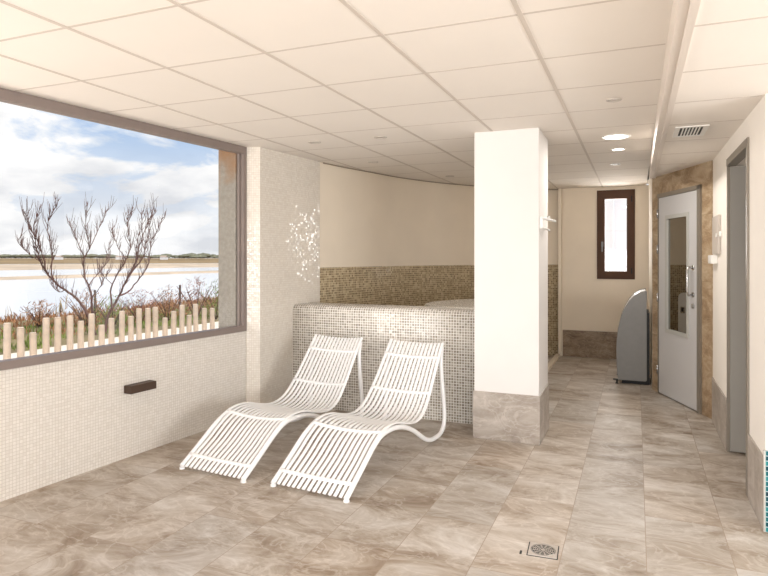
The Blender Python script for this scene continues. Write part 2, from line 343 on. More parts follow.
for y in CY: m.box(lxw(min(y, 4.5)) + 0.01, 0.125, y - 0.008, y + 0.008, CE - 0.0006, CE + 0.002)
struct(m.build('trim_1', M['tbar']))
m = MB()
for k in range(-9, 8):
    y = 2.491 + 0.603 * k
    m.box(0.19, 3.5 if y < 3.5 else (0.61 if y < 6.0 else 0.5), y - 0.008, y + 0.008, CL - 0.0006, CL + 0.002)
for x in (0.80, 1.4, 2.0, 2.6): m.box(x - 0.012, x + 0.012, -3, 3.6, CL - 0.003, CL + 0.002)
struct(m.build('trim_2', M['tbar']))
# fascia where the ceiling steps down
m = MB(); m.box(0.130, 0.165, -3.0, 7.10, CL - 0.004, CE + 0.001); m.box(0.165, 0.195, -3.0, 7.06, CL - 0.012, CL + 0.001)
struct(m.build('trim_3', M['fascia']))
m = MB(); m.prism([(lxw(-3.3) - 0.30, -3.3), (4.0, -3.3), (4.0, 9.7), (-3.7, 9.7), (-3.7, 6), (lxw(6) - 0.3, 6)], CE + 0.09, CE + 0.3); struct(m.build('roof', M['concrete']))  # unseen slab, added to block sky light above the ceiling

# ------------------------------------------------------------------ left wall with the long window
A = Vector((-3.405, 2.40, 0)); D = Vector((0.0906, 0.9959, 0)).normalized(); NO = Vector((-D.y, D.x, 0))
def LP(u, k=0, z=0): p = A + D * u + NO * k; return (p.x, p.y, z)
def lxy(u, k=0): p = LP(u, k); return (p[0], p[1])
def seg(mb, u0, u1, k0, k1, z0, z1): mb.prism([lxy(u0, k0), lxy(u1, k0), lxy(u1, k1), lxy(u0, k1)], z0, z1)   # k outward
U0 = -5.5
m = MB(); seg(m, U0, 2.14, 0.0, 0.25, 0, 0.763); struct(m.build('wall_left', M['mosaic_white']))
m = MB(); seg(m, U0, 2.06, 0.055, 0.25, 2.45, CE + 0.09); struct(m.build('wall_light_seal', M['concrete']))  # unseen strip added to seal a light leak above the window
wn = empty('window_1', LP(-1, 0, 0.763)); struct(wn)
def wpart(name, mb, mat, par=wn, bevel=0):
    o = mb.build(name, mat, bevel=bevel); o.parent = par; o.matrix_parent_inverse = par.matrix_basis.inverted(); return o
m = MB(); seg(m, U0, 2.137, -0.012, 0.06, 0.763, 0.812); seg(m, U0, 2.137, -0.012, 0.05, 2.333, 2.398)
seg(m, 2.098, 2.137, -0.012, 0.05, 0.812, 2.333); seg(m, U0, U0 + 0.06, -0.012, 0.06, 0.812, 2.325); seg(m, -2.2, -2.14, -0.012, 0.06, 0.812, 2.325)
wpart('window_frame', m, M['alu'])
m = MB(); seg(m, 2.078, 2.098, 0.02, 0.045, 0.812, 2.333); wpart('glazing_bead', m, M['alu'])
m = MB()
for a, b in ((U0 + 0.06, -2.2), (-2.14, 2.078)):
    m.face([LP(a, 0.035, 0.812), LP(b, 0.035, 0.812), LP(b, 0.035, 2.325), LP(a, 0.035, 2.325)])
wpart('glass', m, M['glass'])
# pier at the end of the window and its concrete outer jamb
m = MB(); m.prism([(-3.199, 4.53), (-3.09, 4.575), (-3.004, 5.526), (-3.50, 5.57), (-3.50, 4.60)], 0, CE); struct(m.build('wall_pier', M['mosaic_pier']))
m = MB(); p0 = lxy(2.065, 0.052); p1 = lxy(2.065, 0.25); m.prism([p0, lxy(2.8, 0.052), lxy(2.8, 0.25), p1], -0.15, CE + 0.09); struct(m.build('wall_jamb', M['concrete_jamb']))

# ------------------------------------------------------------------ curved alcove wall
CP = [(-3.015, 5.53), (-2.945, 5.92), (-2.84, 6.35), (-2.70, 6.92), (-2.48, 7.48), (-2.232, 7.91), (-2.0, 8.23), (-1.75, 8.52), (-1.45, 8.80), (-1.2, 9.0), (-1.0, 9.12)]
def cspline(pts, n=6):
    out = []
    for i in range(len(pts) - 1):
        p0 = Vector(pts[max(i-1, 0)]); p1 = Vector(pts[i]); p2 = Vector(pts[i+1]); p3 = Vector(pts[min(i+2, len(pts)-1)])
        for k in range(n):
            t = k / n; out.append(0.5 * ((2*p1) + (p2-p0)*t + (2*p0-5*p1+4*p2-p3)*t*t + (3*p1-p0-3*p2+p3)*t**3))
    out.append(Vector(pts[-1])); return out
CC = cspline(CP)
def curved(z0, z1, inn, thick, name, mat):
    mb = MB(); u = 0
    off = []
    for i, p in enumerate(CC):
        t = (CC[min(i+1, len(CC)-1)] - CC[max(i-1, 0)]).normalized(); n = Vector((t.y, -t.x)); off.append((p + n * inn, p - n * thick))
    for i in range(len(CC) - 1):
        a, a2 = off[i]; b, b2 = off[i+1]; l = (b - a).length
        mb.face([(a.x, a.y, z0), (b.x, b.y, z0), (b.x, b.y, z1), (a.x, a.y, z1)][::-1], [(u, z0), (u+l, z0), (u+l, z1), (u, z1)][::-1], True)
        mb.face([(a2.x, a2.y, z0), (b2.x, b2.y, z0), (b2.x, b2.y, z1), (a2.x, a2.y, z1)], None, True)
        mb.face([(a.x, a.y, z1), (b.x, b.y, z1), (b2.x, b2.y, z1), (a2.x, a2.y, z1)]); u += l
    return struct(mb.build(name, mat))
curved(0, CE, 0.0, 0.3, 'wall_curved', M['cream'])
curved(0, 1.31, 0.008, 0.0, 'trim_4', M['mosaic_brown'])
m = MB()
off = [p + Vector(((CC[min(i+1, len(CC)-1)] - CC[max(i-1, 0)]).normalized().y, -(CC[min(i+1, len(CC)-1)] - CC[max(i-1, 0)]).normalized().x)) * 0.02 for i, p in enumerate(CC)]
m.tube([(p.x, p.y, CE - 0.008) for p in off[1:]], 0.006, 6); struct(m.build('shadow_strip', plain('shadow_line_paint', (158, 142, 124), 0.7)))  # thin brown tube drawn in place of the shadow line under the ceiling

# ------------------------------------------------------------------ low mosaic wall behind the loungers
m = MB(); r = 0.055; y0, y1, zt = 5.055, 5.40, 0.965
prof = [(y0, 0.0), (y0, zt - r)] + [(y0 + r - r*math.cos(a), zt - r + r*math.sin(a)) for a in [PI/2*k/6 for k in range(1, 7)]] + [(y1 - r, zt)] + [(y1 - r + r*math.sin(a), zt - r + r*math.cos(a)) for a in [PI/2*k/6 for k in range(1, 7)]] + [(y1, 0)]
u = 0
for i in range(len(prof) - 1):
    a, b = prof[i], prof[i+1]; l = math.dist(a, b)
    m.face([(-3.09, a[0], a[1]), (-1.0, a[0], a[1]), (-1.0, b[0], b[1]), (-3.09, b[0], b[1])], [(0, u), (2.09, u), (2.09, u + l), (0, u + l)], True); u += l
m.face([(-1.0, p[0], p[1]) for p in prof], [(p[0], p[1]) for p in prof]); m.face([(-3.09, p[0], p[1]) for p in reversed(prof)])
struct(m.build('wall_low', M['mosaic_grey'], merge=True))
# curved mosaic rim of the pool behind it
m = MB(); rim = cspline([(-1.05, 5.75), (-1.62, 5.82), (-2.0, 6.02), (-2.12, 6.35), (-1.98, 6.8), (-1.66, 7.2), (-1.15, 7.45)], 5)
poly = [(p.x, p.y) for p in rim]; poly.reverse(); m.prism(poly, 0, 0.925)
o = m.build('pool_rim', M['mosaic_grey'], bevel=0.03); tag(o, 'curved mosaic bench top rising behind the low mosaic wall, left of the column', 'bench')

# ------------------------------------------------------------------ column
m = MB(); m.box(-1.176, -0.676, 4.69, 5.19, 0, CE); struct(m.build('wall_column', M['column_paint'], bevel=0.006, merge=True))
m = MB(); m.box(-1.185, -0.668, 4.681, 5.199, 0, 0.37); struct(m.build('baseboard_column', M['plinth'], bevel=0.003))

# ------------------------------------------------------------------ far wall with the narrow window
def hole(mb, x0, x1, y0, y1, z0, z1, hx0, hx1, hz0, hz1):
    mb.box(x0, hx0, y0, y1, z0, z1); mb.box(hx1, x1, y0, y1, z0, z1); mb.box(hx0, hx1, y0, y1, z0, hz0); mb.box(hx0, hx1, y0, y1, hz1, z1)
WX0, WX1, WZ0, WZ1 = -0.507, -0.013, 1.112, 2.352
m = MB(); hole(m, -1.0, 0.20, 9.05, 9.25, 0, CE, WX0, WX1, WZ0, WZ1); struct(m.build('wall_far', M['cream']))
m = MB(); m.box(-0.97, 0.17, 9.038, 9.05, 0, 0.375); struct(m.build('baseboard_far', M['plinth_shaded']))
m = MB(); m.box(-1.03, -0.985, 9.0, 9.05, 0, CE); struct(m.build('trim_6', M['cream']))
w2 = empty('window_2', ((WX0 + WX1) / 2, 9.05, WZ0)); struct(w2)
m = MB(); hole(m, WX0, WX1, 9.03, 9.10, WZ0, WZ1, WX0 + 0.045, WX1 - 0.045, WZ0 + 0.045, WZ1 - 0.045); wpart('window_frame', m, M['alu_dark'], w2)
m = MB(); hole(m, WX0 + 0.045, WX1 - 0.045, 9.015, 9.08, WZ0 + 0.045, WZ1 - 0.045, WX0 + 0.105, WX1 - 0.105, WZ0 + 0.11, WZ1 - 0.125); sash = wpart('window_sash', m, M['alu_dark'], w2)
m = MB(); m.face([(WX0 + 0.105, 9.05, WZ0 + 0.11), (WX1 - 0.105, 9.05, WZ0 + 0.11), (WX1 - 0.105, 9.05, WZ1 - 0.125), (WX0 + 0.105, 9.05, WZ1 - 0.125)]); wpart('glass', m, M['glass'], w2)
m = MB(); m.obox((-0.435, 9.008, 1.60), (1,0,0), (0,1,0), (0,0,1), 0.014, 0.007, 0.035); m.obox((-0.435, 8.985, 1.56), (1,0,0), (0,1,0), (0,0,1), 0.009, 0.008, 0.065); m.tube([(-0.435, 9.01, 1.61), (-0.435, 8.98, 1.61)], 0.009, 8)
wpart('window_handle', m, plain('dull_chrome', (120, 118, 116), 0.4, metal=0.6), w2)
m = MB()
for z in (1.23, 2.22): m.box(-0.062, -0.05, 9.0, 9.015, z - 0.04, z + 0.04)
wpart('hinge', m, M['black'], w2)

# ------------------------------------------------------------------ block on the right: cream return, diagonal stone wall, right wall
m = MB(); m.prism([(0.16, 7.13), (0.19, 7.06), (0.25, 7.1), (0.22, 9.05), (0.16, 9.05)], 0, CE); struct(m.build('wall_return', M['cream']))
s0 = Vector((0.16, 7.13)); s1 = Vector((0.62, 6.0)); sd = (s1 - s0).normalized(); sn = Vector((-0.926, -0.377))   # sn faces the room
def SP(u, k=0.0): p = s0 + sd * u + sn * k; return (p.x, p.y)
m = MB()
def sseg(mb, u0, u1, k0, k1, z0, z1):   # k0 inner (room side)
    a, b, c, d = SP(u0, k0), SP(u1, k0), SP(u1, k1), SP(u0, k1); mb.prism([a, b, c, d], z0, z1, u0)
L_ = (s1 - s0).length
DU0, DU1, DZ = 0.165, 1.035, 2.075
sseg(m, 0.0, DU0, 0.0, -0.15, 0, CL + 0.01); sseg(m, DU1, L_, 0.0, -0.15, 0, CL + 0.01); sseg(m, DU0, DU1, 0.0, -0.15, DZ, CL + 0.01)
sseg(m, DU0 - 0.01, DU1 + 0.01, -0.16, -0.18, 0, DZ + 0.01)
struct(m.build('wall_stone', M['travertine']))
d1 = empty('door_1', (SP(0.6)[0], SP(0.6)[1], 0)); struct(d1)
m = MB(); sseg(m, DU0, DU0 + 0.02, 0.015, -0.10, 0, DZ); sseg(m, DU1 - 0.055, DU1, 0.02, -0.10, 0, DZ); sseg(m, DU0, DU1, 0.02, -0.10, DZ - 0.04, DZ); wpart('door_frame', m, M['frame_grey'], d1)
a0, a1 = DU0 + 0.025, DU1 - 0.06
GU0, GU1, GZ0, GZ1 = 0.345, 0.825, 0.655, 1.842
def shole(mb, u0, u1, k0, k1, z0, z1, h0, h1, g0, g1):
    sseg(mb, u0, h0, k0, k1, z0, z1); sseg(mb, h1, u1, k0, k1, z0, z1); sseg(mb, h0, h1, k0, k1, z0, g0); sseg(mb, h0, h1, k0, k1, g1, z1)
m = MB(); shole(m, a0, a1, 0.012, -0.03, 0.012, DZ - 0.044, GU0, GU1, GZ0, GZ1); leaf = wpart('door_leaf', m, M['door_grey'], d1)
m = MB(); shole(m, GU0, GU1, 0.020, -0.02, GZ0, GZ1, GU0 + 0.038, GU1 - 0.038, GZ0 + 0.038, GZ1 - 0.038)
def sub(name, mb, mat, par, bevel=0):
    o = mb.build(name, mat, bevel=bevel); o.parent = par; o.matrix_parent_inverse = (par.parent.matrix_basis @ par.matrix_parent_inverse @ par.matrix_basis).inverted() if par.parent else par.matrix_basis.inverted(); return o
sub('glazing_frame', m, plain('pale_glazing_frame', (190, 190, 186), 0.4), leaf)
m = MB(); a = SP(GU0 + 0.038, 0.002); b = SP(GU1 - 0.038, 0.002); m.face([(a[0], a[1], GZ0 + 0.038), (b[0], b[1], GZ0 + 0.038), (b[0], b[1], GZ1 - 0.038), (a[0], a[1], GZ1 - 0.038)]); gl = sub('glass', m, M['mirror_glass'], leaf); gl['label'] = 'dark reflective glass panel'
def S3(u, k, z): p = SP(u, k); return (p[0], p[1], z)
m = MB(); m.tube([S3(0.905, 0.012, 1.32), S3(0.905, 0.055, 1.325), S3(0.905, 0.07, 1.30), S3(0.905, 0.07, 1.10), S3(0.905, 0.055, 1.065), S3(0.905, 0.012, 1.07)], 0.011, 10)
for z in (1.32, 1.07): m.tube([S3(0.905, 0.012, z), S3(0.905, 0.02, z)], 0.024, 16)
h = sub('pull_handle', m, M['steel'], leaf); h['label'] = 'steel pull handle'
m = MB(); m.tube([S3(0.905, 0.012, 0.965), S3(0.905, 0.022, 0.965)], 0.024, 18); m.tube([S3(0.905, 0.022, 0.965), S3(0.905, 0.027, 0.965)], 0.011, 12); sub('lock', m, M['steel'], leaf)
for z in (0.25, 1.0, 1.5, 1.87):
    m = MB(); m.tube([S3(a0 - 0.005, 0.026, z - 0.045), S3(a0 - 0.005, 0.026, z + 0.045)], 0.008, 8); wpart('hinge', m, M['steel'], d1)

# right wall, its doorway and the near corner
RX = 0.62
m = MB(); m.box(RX, RX + 0.14, 5.084, 6.0, 0, CL + 0.01); m.box(RX, RX + 0.14, 3.667, 4.20, 0, CL + 0.01); m.box(RX, RX + 0.14, 4.20, 5.084, 2.085, CL + 0.01)
m.box(RX + 0.14, 3.7, 3.667, 3.80, 0, CL + 0.01); struct(m.build('wall_right', M['paint']))
m = MB(); m.box(RX - 0.010, RX, 5.084, 5.985, 0, 0.375); m.box(RX - 0.010, RX, 3.667, 4.155, 0, 0.375); struct(m.build('baseboard_right', M['plinth']))
m = MB(); m.box(RX - 0.003, 3.5, 3.655, 3.667, 0, 0.42); struct(m.build('trim_7', M['mosaic_teal']))
m = MB(); m.box(RX - 0.011, RX - 0.003, 3.654, 3.667, 0, 0.42); struct(m.build('trim_8', plain('corner_strip', (190, 186, 180), 0.4, metal=0.4)))
d2 = empty('door_2', (RX + 0.07, 4.64, 0)); struct(d2)
m = MB(); m.box(RX - 0.012, RX + 0.05, 4.15, 4.20, 0, 2.13); m.box(RX - 0.006, RX + 0.012, 5.05, 5.083, 0, 2.13); m.box(RX - 0.012, RX + 0.05, 4.20, 5.05, 2.08, 2.13); wpart('door_frame', m, M['frame_grey'], d2)
m = MB(); m.box(RX + 0.013, RX + 0.83, 5.040, 5.08, 0.01, 2.075); l2 = wpart('door_leaf', m, M['grey_paint'], d2)
m = MB()
for z in (0.3, 1.0, 1.8): m.tube([(RX + 0.052, 4.198, z - 0.045), (RX + 0.052, 4.198, z + 0.045)], 0.008, 8)
wpart('hinge', m, M['steel'], d2)
m = MB(); m.box(RX + 0.14, 2.2, 5.30, 5.42, 0, CL); m.box(2.2, 2.3, 3.8, 5.42, 0, CL); struct(m.build('wall_store', M['paint']))

# rear of the room (behind the camera): end and right side, openings added for light
m = MB(); hole(m, -4.05, 3.7, -3.15, -3.0, 0, CE + 0.05, -3.2, 3.2, 0.25, 2.3); struct(m.build('wall_rear', M['paint']))
m = MB(); 
m.prism([(3.5, -3.0), (3.65, -3.0), (3.65, -0.6), (3.5, -0.6)], 0, CE); m.prism([(3.5, 2.6), (3.65, 2.6), (3.65, 3.7), (3.5, 3.7)], 0, CE); m.box(3.5, 3.65, -0.6, 2.6, 0, 0.7); m.box(3.5, 3.65, -0.6, 2.6, 2.3, CE)
struct(m.build('wall_side', M['paint']))
w3 = empty('window_added', (0, -3.0, 0.25)); struct(w3)  # unseen rear window, added to let light into the room
m = MB(); hole(m, -3.2, 3.2, -3.1, -3.04, 0.25, 2.3, -3.14, 3.14, 0.31, 2.24); m.box(-1.09, -1.03, -3.1, -3.04, 0.31, 2.24); m.box(1.03, 1.09, -3.1, -3.04, 0.31, 2.24); wpart('window_frame', m, M['alu'], w3)

# ------------------------------------------------------------------ sun loungers
PROF = [(0, 0.022), (0.10, 0.09), (0.20, 0.152), (0.30, 0.220), (0.39, 0.272), (0.48, 0.302), (0.57, 0.311), (0.68, 0.298), (0.78, 0.270), (0.88, 0.246), (0.97, 0.236), (1.06, 0.250), (1.14, 0.286), (1.22, 0.352), (1.32, 0.458), (1.42, 0.576), (1.52, 0.690), (1.555, 0.727)]
RAIL = [(0.0, 0.012), (0.10, 0.075), (0.20, 0.140), (0.30, 0.206), (0.39, 0.252), (0.48, 0.272), (0.60, 0.270), (0.72, 0.250), (0.83, 0.215), (0.94, 0.165), (1.04, 0.108), (1.14, 0.055), (1.24, 0.024), (1.34, 0.018), (1.42, 0.024), (1.475, 0.050), (1.505, 0.10), (1.512, 0.18), (1.505, 0.30), (1.500, 0.45), (1.505, 0.59), (1.530, 0.688)]
def spl(pts, n=4): return cspline(pts, n)
HW = 0.262
def sag(w): return -0.022 * (1 - (w / HW) ** 2)
def profpoint(t, P):
    i = min(int(t), len(P) - 2); return P[i].lerp(P[i+1], t - i), (P[i+1] - P[i]).normalized()
SPL = spl(PROF, 3)
def along(u):   # point and normal at distance coordinate u (horizontal)
    for i in range(len(SPL) - 1):
        if SPL[i].x <= u <= SPL[i+1].x:
            k = (u - SPL[i].x) / max(1e-9, SPL[i+1].x - SPL[i].x); t = (SPL[i+1] - SPL[i]).normalized(); return SPL[i].lerp(SPL[i+1], k), Vector((-t.y, t.x))
    t = (SPL[-1] - SPL[-2]).normalized(); return SPL[-1], Vector((-t.y, t.x))
def wtaper(k): k = max(0.0, min(1.0, k)); return 1 - 0.11 * k * k * (3 - 2 * k)
def make_lounger():
    root = empty('sun_lounger', (0, 0, 0))
    n = 15
    for i in range(n):
        w = -HW + 2 * HW * i / (n - 1); path = []
        for k, p in enumerate(SPL):
            t = (SPL[min(k+1, len(SPL)-1)] - SPL[max(k-1, 0)]).normalized(); nn = Vector((-t.y, t.x))
            s_ = sag(w) * min(1.0, p.x / 0.25)
            q = p + nn * s_; path.append((w * wtaper((p.x - 0.95) / 0.6), q.x, max(q.y, 0.013)))
        m = MB(); m.tube(path, 0.0122 if 0 < i < n - 1 else 0.0140, 10, True, 0.55); m.build('slat', M['lounger'], root)
    for u in (0.080, 0.44, 1.25, 1.46):
        p, nn = along(u); path = []
        for k in range(13):
            w = -HW + 2 * HW * k / 12; q = p + nn * (sag(w) * min(1, u / 0.25) + 0.001); path.append((w * wtaper((p.x - 0.95) / 0.6), q.x, q.y))
        m = MB(); m.tube(path, 0.0130, 8); m.build('crossbar', M['lounger'], root)
    RS = spl(RAIL, 4)
    for sgn in (-1, 1):
        m = MB(); m.tube([(sgn * (HW + 0.002) * (wtaper((p.y - 0.1) / 0.6) if p.x > 1.3 else 1.0), p.x, p.y + 0.008) for p in RS], 0.0170, 10); m.build('side_rail', M['lounger'], root)
        m = MB(); m.tube([(sgn * (HW + 0.002), 0.004, 0.0), (sgn * (HW + 0.002), 0.004, 0.012)], 0.0185, 12); o = m.build('foot_cap', M['lounger'], root)
    return root
def copy_tree(o, parent=None):
    c = o.copy(); COL.objects.link(c); c.parent = parent
    for ch in list(o.children): copy_tree(ch, c)
    return c
lg = make_lounger(); ang = -math.atan2(0.0903, 0.9959)
lg.location = (-1.813, 3.19, 0); lg.rotation_euler.z = ang
tag(lg, 'white slatted sun lounger nearer the column, the right-hand one of the pair', 'sun lounger', 'white sun loungers facing into the room')
lg2 = copy_tree(lg); lg2.location = (-2.548, 3.220, 0); lg2.rotation_euler.z = ang
tag(lg2, 'white slatted sun lounger nearer the window wall, the left-hand one of the pair', 'sun lounger', 'white sun loungers facing into the room')

# ------------------------------------------------------------------ wall lamp under the window
c_ = A + D * 0.985; root = empty('wall_lamp', (c_.x, c_.y, 0.49), 0)
tag(root, 'small dark bronze box light fixed on the white mosaic wall under the window', 'wall light')
def lobox(mb, u0, u1, k0, k1, z0, z1): mb.prism([lxy(u0, k0), lxy(u1, k0), lxy(u1, k1), lxy(u0, k1)], z0, z1)
m = MB(); lobox(m, 0.85, 1.075, -0.075, -0.004, 0.461, 0.517); b_ = wpart('housing', m, M['bronze'], root, bevel=0.003)
m = MB(); lobox(m, 0.865, 1.06, -0.004, 0.0, 0.466, 0.512); wpart('back_plate', m, M['black'], root)
m = MB(); lobox(m, 0.865, 1.06, -0.06, -0.02, 0.459, 0.462); wpart('diffuser', m, M['white_plastic'], root)

# ------------------------------------------------------------------ ceiling lights
def downlight(x, y, r, lit, label):
    root = empty('ceiling_light', (x, y, CE)); tag(root, label, 'ceiling light', 'recessed round ceiling lights')
    m = MB(); m.lathe((0, 0, 0), [(r * 0.78, -0.003), (r * 0.80, -0.007), (r * 0.95, -0.007), (r, -0.001)], 28); m.build('trim_ring', M['white_plastic'] if lit else M['beige_plastic'], root)
    m = MB(); m.lathe((0, 0, 0), [(0, -0.004), (r * 0.79, -0.003)], 28); m.build('diffuser', M['lamp_lit'] if lit else M['beige_plastic'], root)
    if lit:
        l = bpy.data.lights.new('lamp_glow', 'AREA'); l.shape = 'DISK'; l.size = r * 1.5; l.energy = 9 * r / 0.1; l.color = (1.0, 0.95, 0.88)
        lo = bpy.data.objects.new('lamp_glow', l); COL.objects.link(lo); lo.parent = root; lo.location = (0, 0, -0.012)
    return root
downlight(-0.126, 4.04, 0.048, False, 'small unlit round ceiling light in front of the large lit one, over the corridor mouth')
downlight(-0.150, 5.29, 0.115, True, 'large lit round ceiling light, the brightest disc over the corridor')
downlight(-0.147, 5.91, 0.06, True, 'small lit round ceiling light just beyond the large lit disc')
downlight(-0.20, 6.85, 0.05, False, 'small faint round ceiling light deepest in the corridor')
downlight(-2.53, 4.56, 0.055, False, 'small round ceiling light nearest the tiled pier by the window')
downlight(-1.93, 4.58, 0.055, False, 'small round ceiling light above the loungers, halfway from pier to column')
downlight(-2.50, 5.74, 0.055, False, 'small round ceiling light in the alcove beyond the pier')
downlight(-2.08, 7.10, 0.055, False, 'small round ceiling light farthest back in the alcove, left of the column top')

# ------------------------------------------------------------------ air vent in the lowered ceiling
root = empty('air_vent', (0.335, 4.55, CL)); tag(root, 'small white ceiling air grille with dark slots in the lowered ceiling', 'air vent')
vx, vy = 0.098, 0.175
m = MB(); hole_ = [(-vx, -vx + 0.035), (vx - 0.035, vx)]
m.box(-vx, -vx + 0.03, -vy, vy, -0.006, 0); m.box(vx - 0.03, vx, -vy, vy, -0.006, 0); m.box(-vx + 0.03, vx - 0.03, -vy, -vy + 0.03, -0.006, 0); m.box(-vx + 0.03, vx - 0.03, vy - 0.03, vy, -0.006, 0)
m.build('grille_frame', M['white_plastic'], root)
m = MB(); m.box(-vx + 0.03, vx - 0.03, -vy + 0.03, vy - 0.03, -0.003, 0); m.build('duct_opening', M['black'], root)
for k in range(6):
    x = -vx + 0.030 + (k + 1) * (2 * vx - 0.06) / 7; m = MB(); m.box(x - 0.0045, x + 0.0045, -vy + 0.03, vy - 0.03, -0.0055, -0.0032); m.build('slat', M['white_plastic'], root)

# ------------------------------------------------------------------ floor drain
root = empty('floor_drain', (-0.415, 3.01, 0), 0.06); tag(root, 'small square steel shower drain set in the stone floor at the front', 'floor drain')
m = MB(); q = 0.072; m.box(-q, q, -q, q, 0.0003, 0.0012); m.build('dark_gap', M['black'], root)  # black square draws the dark gap around the plate
m = MB(); q = 0.067; m.box(-q, q, -q, q, 0.0005, 0.004); m.build('drain_plate', plain('drain_steel', (200, 192, 184), 0.35, metal=0.6), root, bevel=0.002)
m = MB()
m.lathe((0, 0, 0.004), [(0.050, 0), (0.056, 0.003), (0.060, 0)], 28); m.build('drain_ring', M['steel'], root)
m = MB()
for k in range(5):
    r0 = 0.012 + k * 0.0085
    for s_ in range(12 if k else 6):
        n_ = 12 if k else 6; a = 2 * PI * s_ / n_; w = 2 * PI / n_ * 0.33
        P_ = [(rr * math.cos(aa), rr * math.sin(aa), 0.0046) for rr, aa in ((r0, a - w), (r0 + 0.005, a - w), (r0 + 0.005, a + w), (r0, a + w))]; m.face(P_)
m.build('slots', M['black'], root)
m = MB(); m.box(-0.105, -0.095, -0.07, -0.035, 0.0005, 0.002); m.build('side_slot', M['black'], root)

# ------------------------------------------------------------------ corridor objects
# grey quarter-round cabinet
root = empty('rounded_cabinet', (0.012, 7.36, 0)); tag(root, 'grey cabinet with one curved edge standing on the corridor floor beside the stone wall', 'cabinet')
OUT = [(-0.20, 0.045), (-0.213, 0.20), (-0.216, 0.37), (-0.212, 0.50), (-0.198, 0.62), (-0.172, 0.74), (-0.135, 0.84), (-0.085, 0.93), (-0.03, 0.992), (0.03, 1.030), (0.09, 1.048), (0.098, 1.04), (0.098, 0.06), (0.09, 0.045)]
def extr(pts, y0, y1):
    mb = MB(); n = len(pts)
    for i in range(n):
        a, b = pts[i], pts[(i+1) % n]; mb.face([(a[0], y0, a[1]), (a[0], y1, a[1]), (b[0], y1, b[1]), (b[0], y0, b[1])], None, False)
    mb.face([(p[0], y0, p[1]) for p in reversed(pts)][::-1]); mb.face([(p[0], y1, p[1]) for p in pts][::-1]); return mb
cen = (-0.05, 0.5)
o = extr(OUT, -0.06, -0.035).build('side_panel', M['cab_grey'], root, bevel=0.003)
IN = [(cen[0] + (x - cen[0]) * 0.975, cen[1] + (z - cen[1]) * 0.985) for x, z in OUT]
o = extr(IN, -0.035, 0.50).build('shell', M['white_plastic'], root); o['label'] = 'white curved body'
o = extr(OUT, 0.50, 0.525).build('side_panel', M['cab_grey'], root, bevel=0.003)
m = MB(); m.box(0.099, 0.128, -0.05, 0.52, 0.05, 0.80); o = m.build('back_plate', M['black'], root); o['label'] = 'black back plate'
m = MB(); m.box(-0.16, 0.13, -0.02, 0.5, 0.006, 0.044); m.build('base', M['black'], root)
for x, y in ((-0.21, -0.045), (-0.21, 0.50)):
    m = MB(); m.tube([(x, y, 0.002), (x, y, 0.045)], 0.009, 8); m.tube([(x, y, 0.001), (x, y, 0.008)], 0.018, 10); m.build('foot', M['black'], root)
m = MB(); m.box(-0.25, -0.16, -0.055, -0.03, 0.04, 0.052); m.build('foot_bracket', M['black'], root)

# white pedestal by the shower kerb (its reflection shows in the glass door)
root = empty('pedestal', (-1.09, 7.80, 0)); tag(root, 'white round-topped pedestal mirrored in the glass door, behind the column', 'pedestal')
PO = [(-0.075, 0.0), (-0.075, 0.90)] + [(-0.075 * math.cos(a), 0.90 + 0.075 * math.sin(a)) for a in [PI * k / 10 for k in range(1, 10)]] + [(0.075, 0.90), (0.075, 0.0)]
mb = MB()
for i in range(len(PO)):
    a, b = PO[i], PO[(i+1) % len(PO)]; mb.face([(0.06, a[0], a[1]), (-0.06, a[0], a[1]), (-0.06, b[0], b[1]), (0.06, b[0], b[1])])
mb.face([(0.06, p[0], p[1]) for p in reversed(PO)]); mb.face([(-0.06, p[0], p[1]) for p in PO]); mb.build('body', M['white_plastic'], root, bevel=0.004)
m = MB(); m.box(0.0605, 0.068, -0.028, 0.028, 0.72, 0.80); pl = m.build('socket_plate', M['steel'], root)
m = MB(); m.box(0.0685, 0.070, -0.014, 0.014, 0.74, 0.78); m.build('socket', M['black'], pl)
m = MB(); m.box(-1.06, -1.0, 5.6, 9.0, 0, 0.035); struct(m.build('trim_9', plain('kerb', (226, 214, 198), 0.5)))

# white bracket on the column side
root = empty('wall_bracket', (-0.676, 4.74, 1.68)); tag(root, 'small white plastic bracket with two arms on the side of the white column', 'bracket')
m = MB(); m.box(0.0, 0.022, -0.035, 0.0, -0.045, 0.045); m.build('plate', M['white_plastic'], root, bevel=0.003)
m = MB(); m.tube([(0.012, -0.02, 0.036), (0.04, 0.10, 0.034), (0.075, 0.33, 0.030)], [0.011, 0.011, 0.008], 10); m.build('arm', M['white_plastic'], root)
m = MB(); m.tube([(0.012, -0.02, -0.036), (0.03, 0.08, -0.040), (0.045, 0.20, -0.05)], [0.009, 0.009, 0.007], 10); m.build('arm', M['white_plastic'], root)
m = MB(); m.tube([(0.045, 0.14, 0.034), (0.045, 0.14, 0.06)], 0.012, 10); m.build('knob', M['white_plastic'], root)

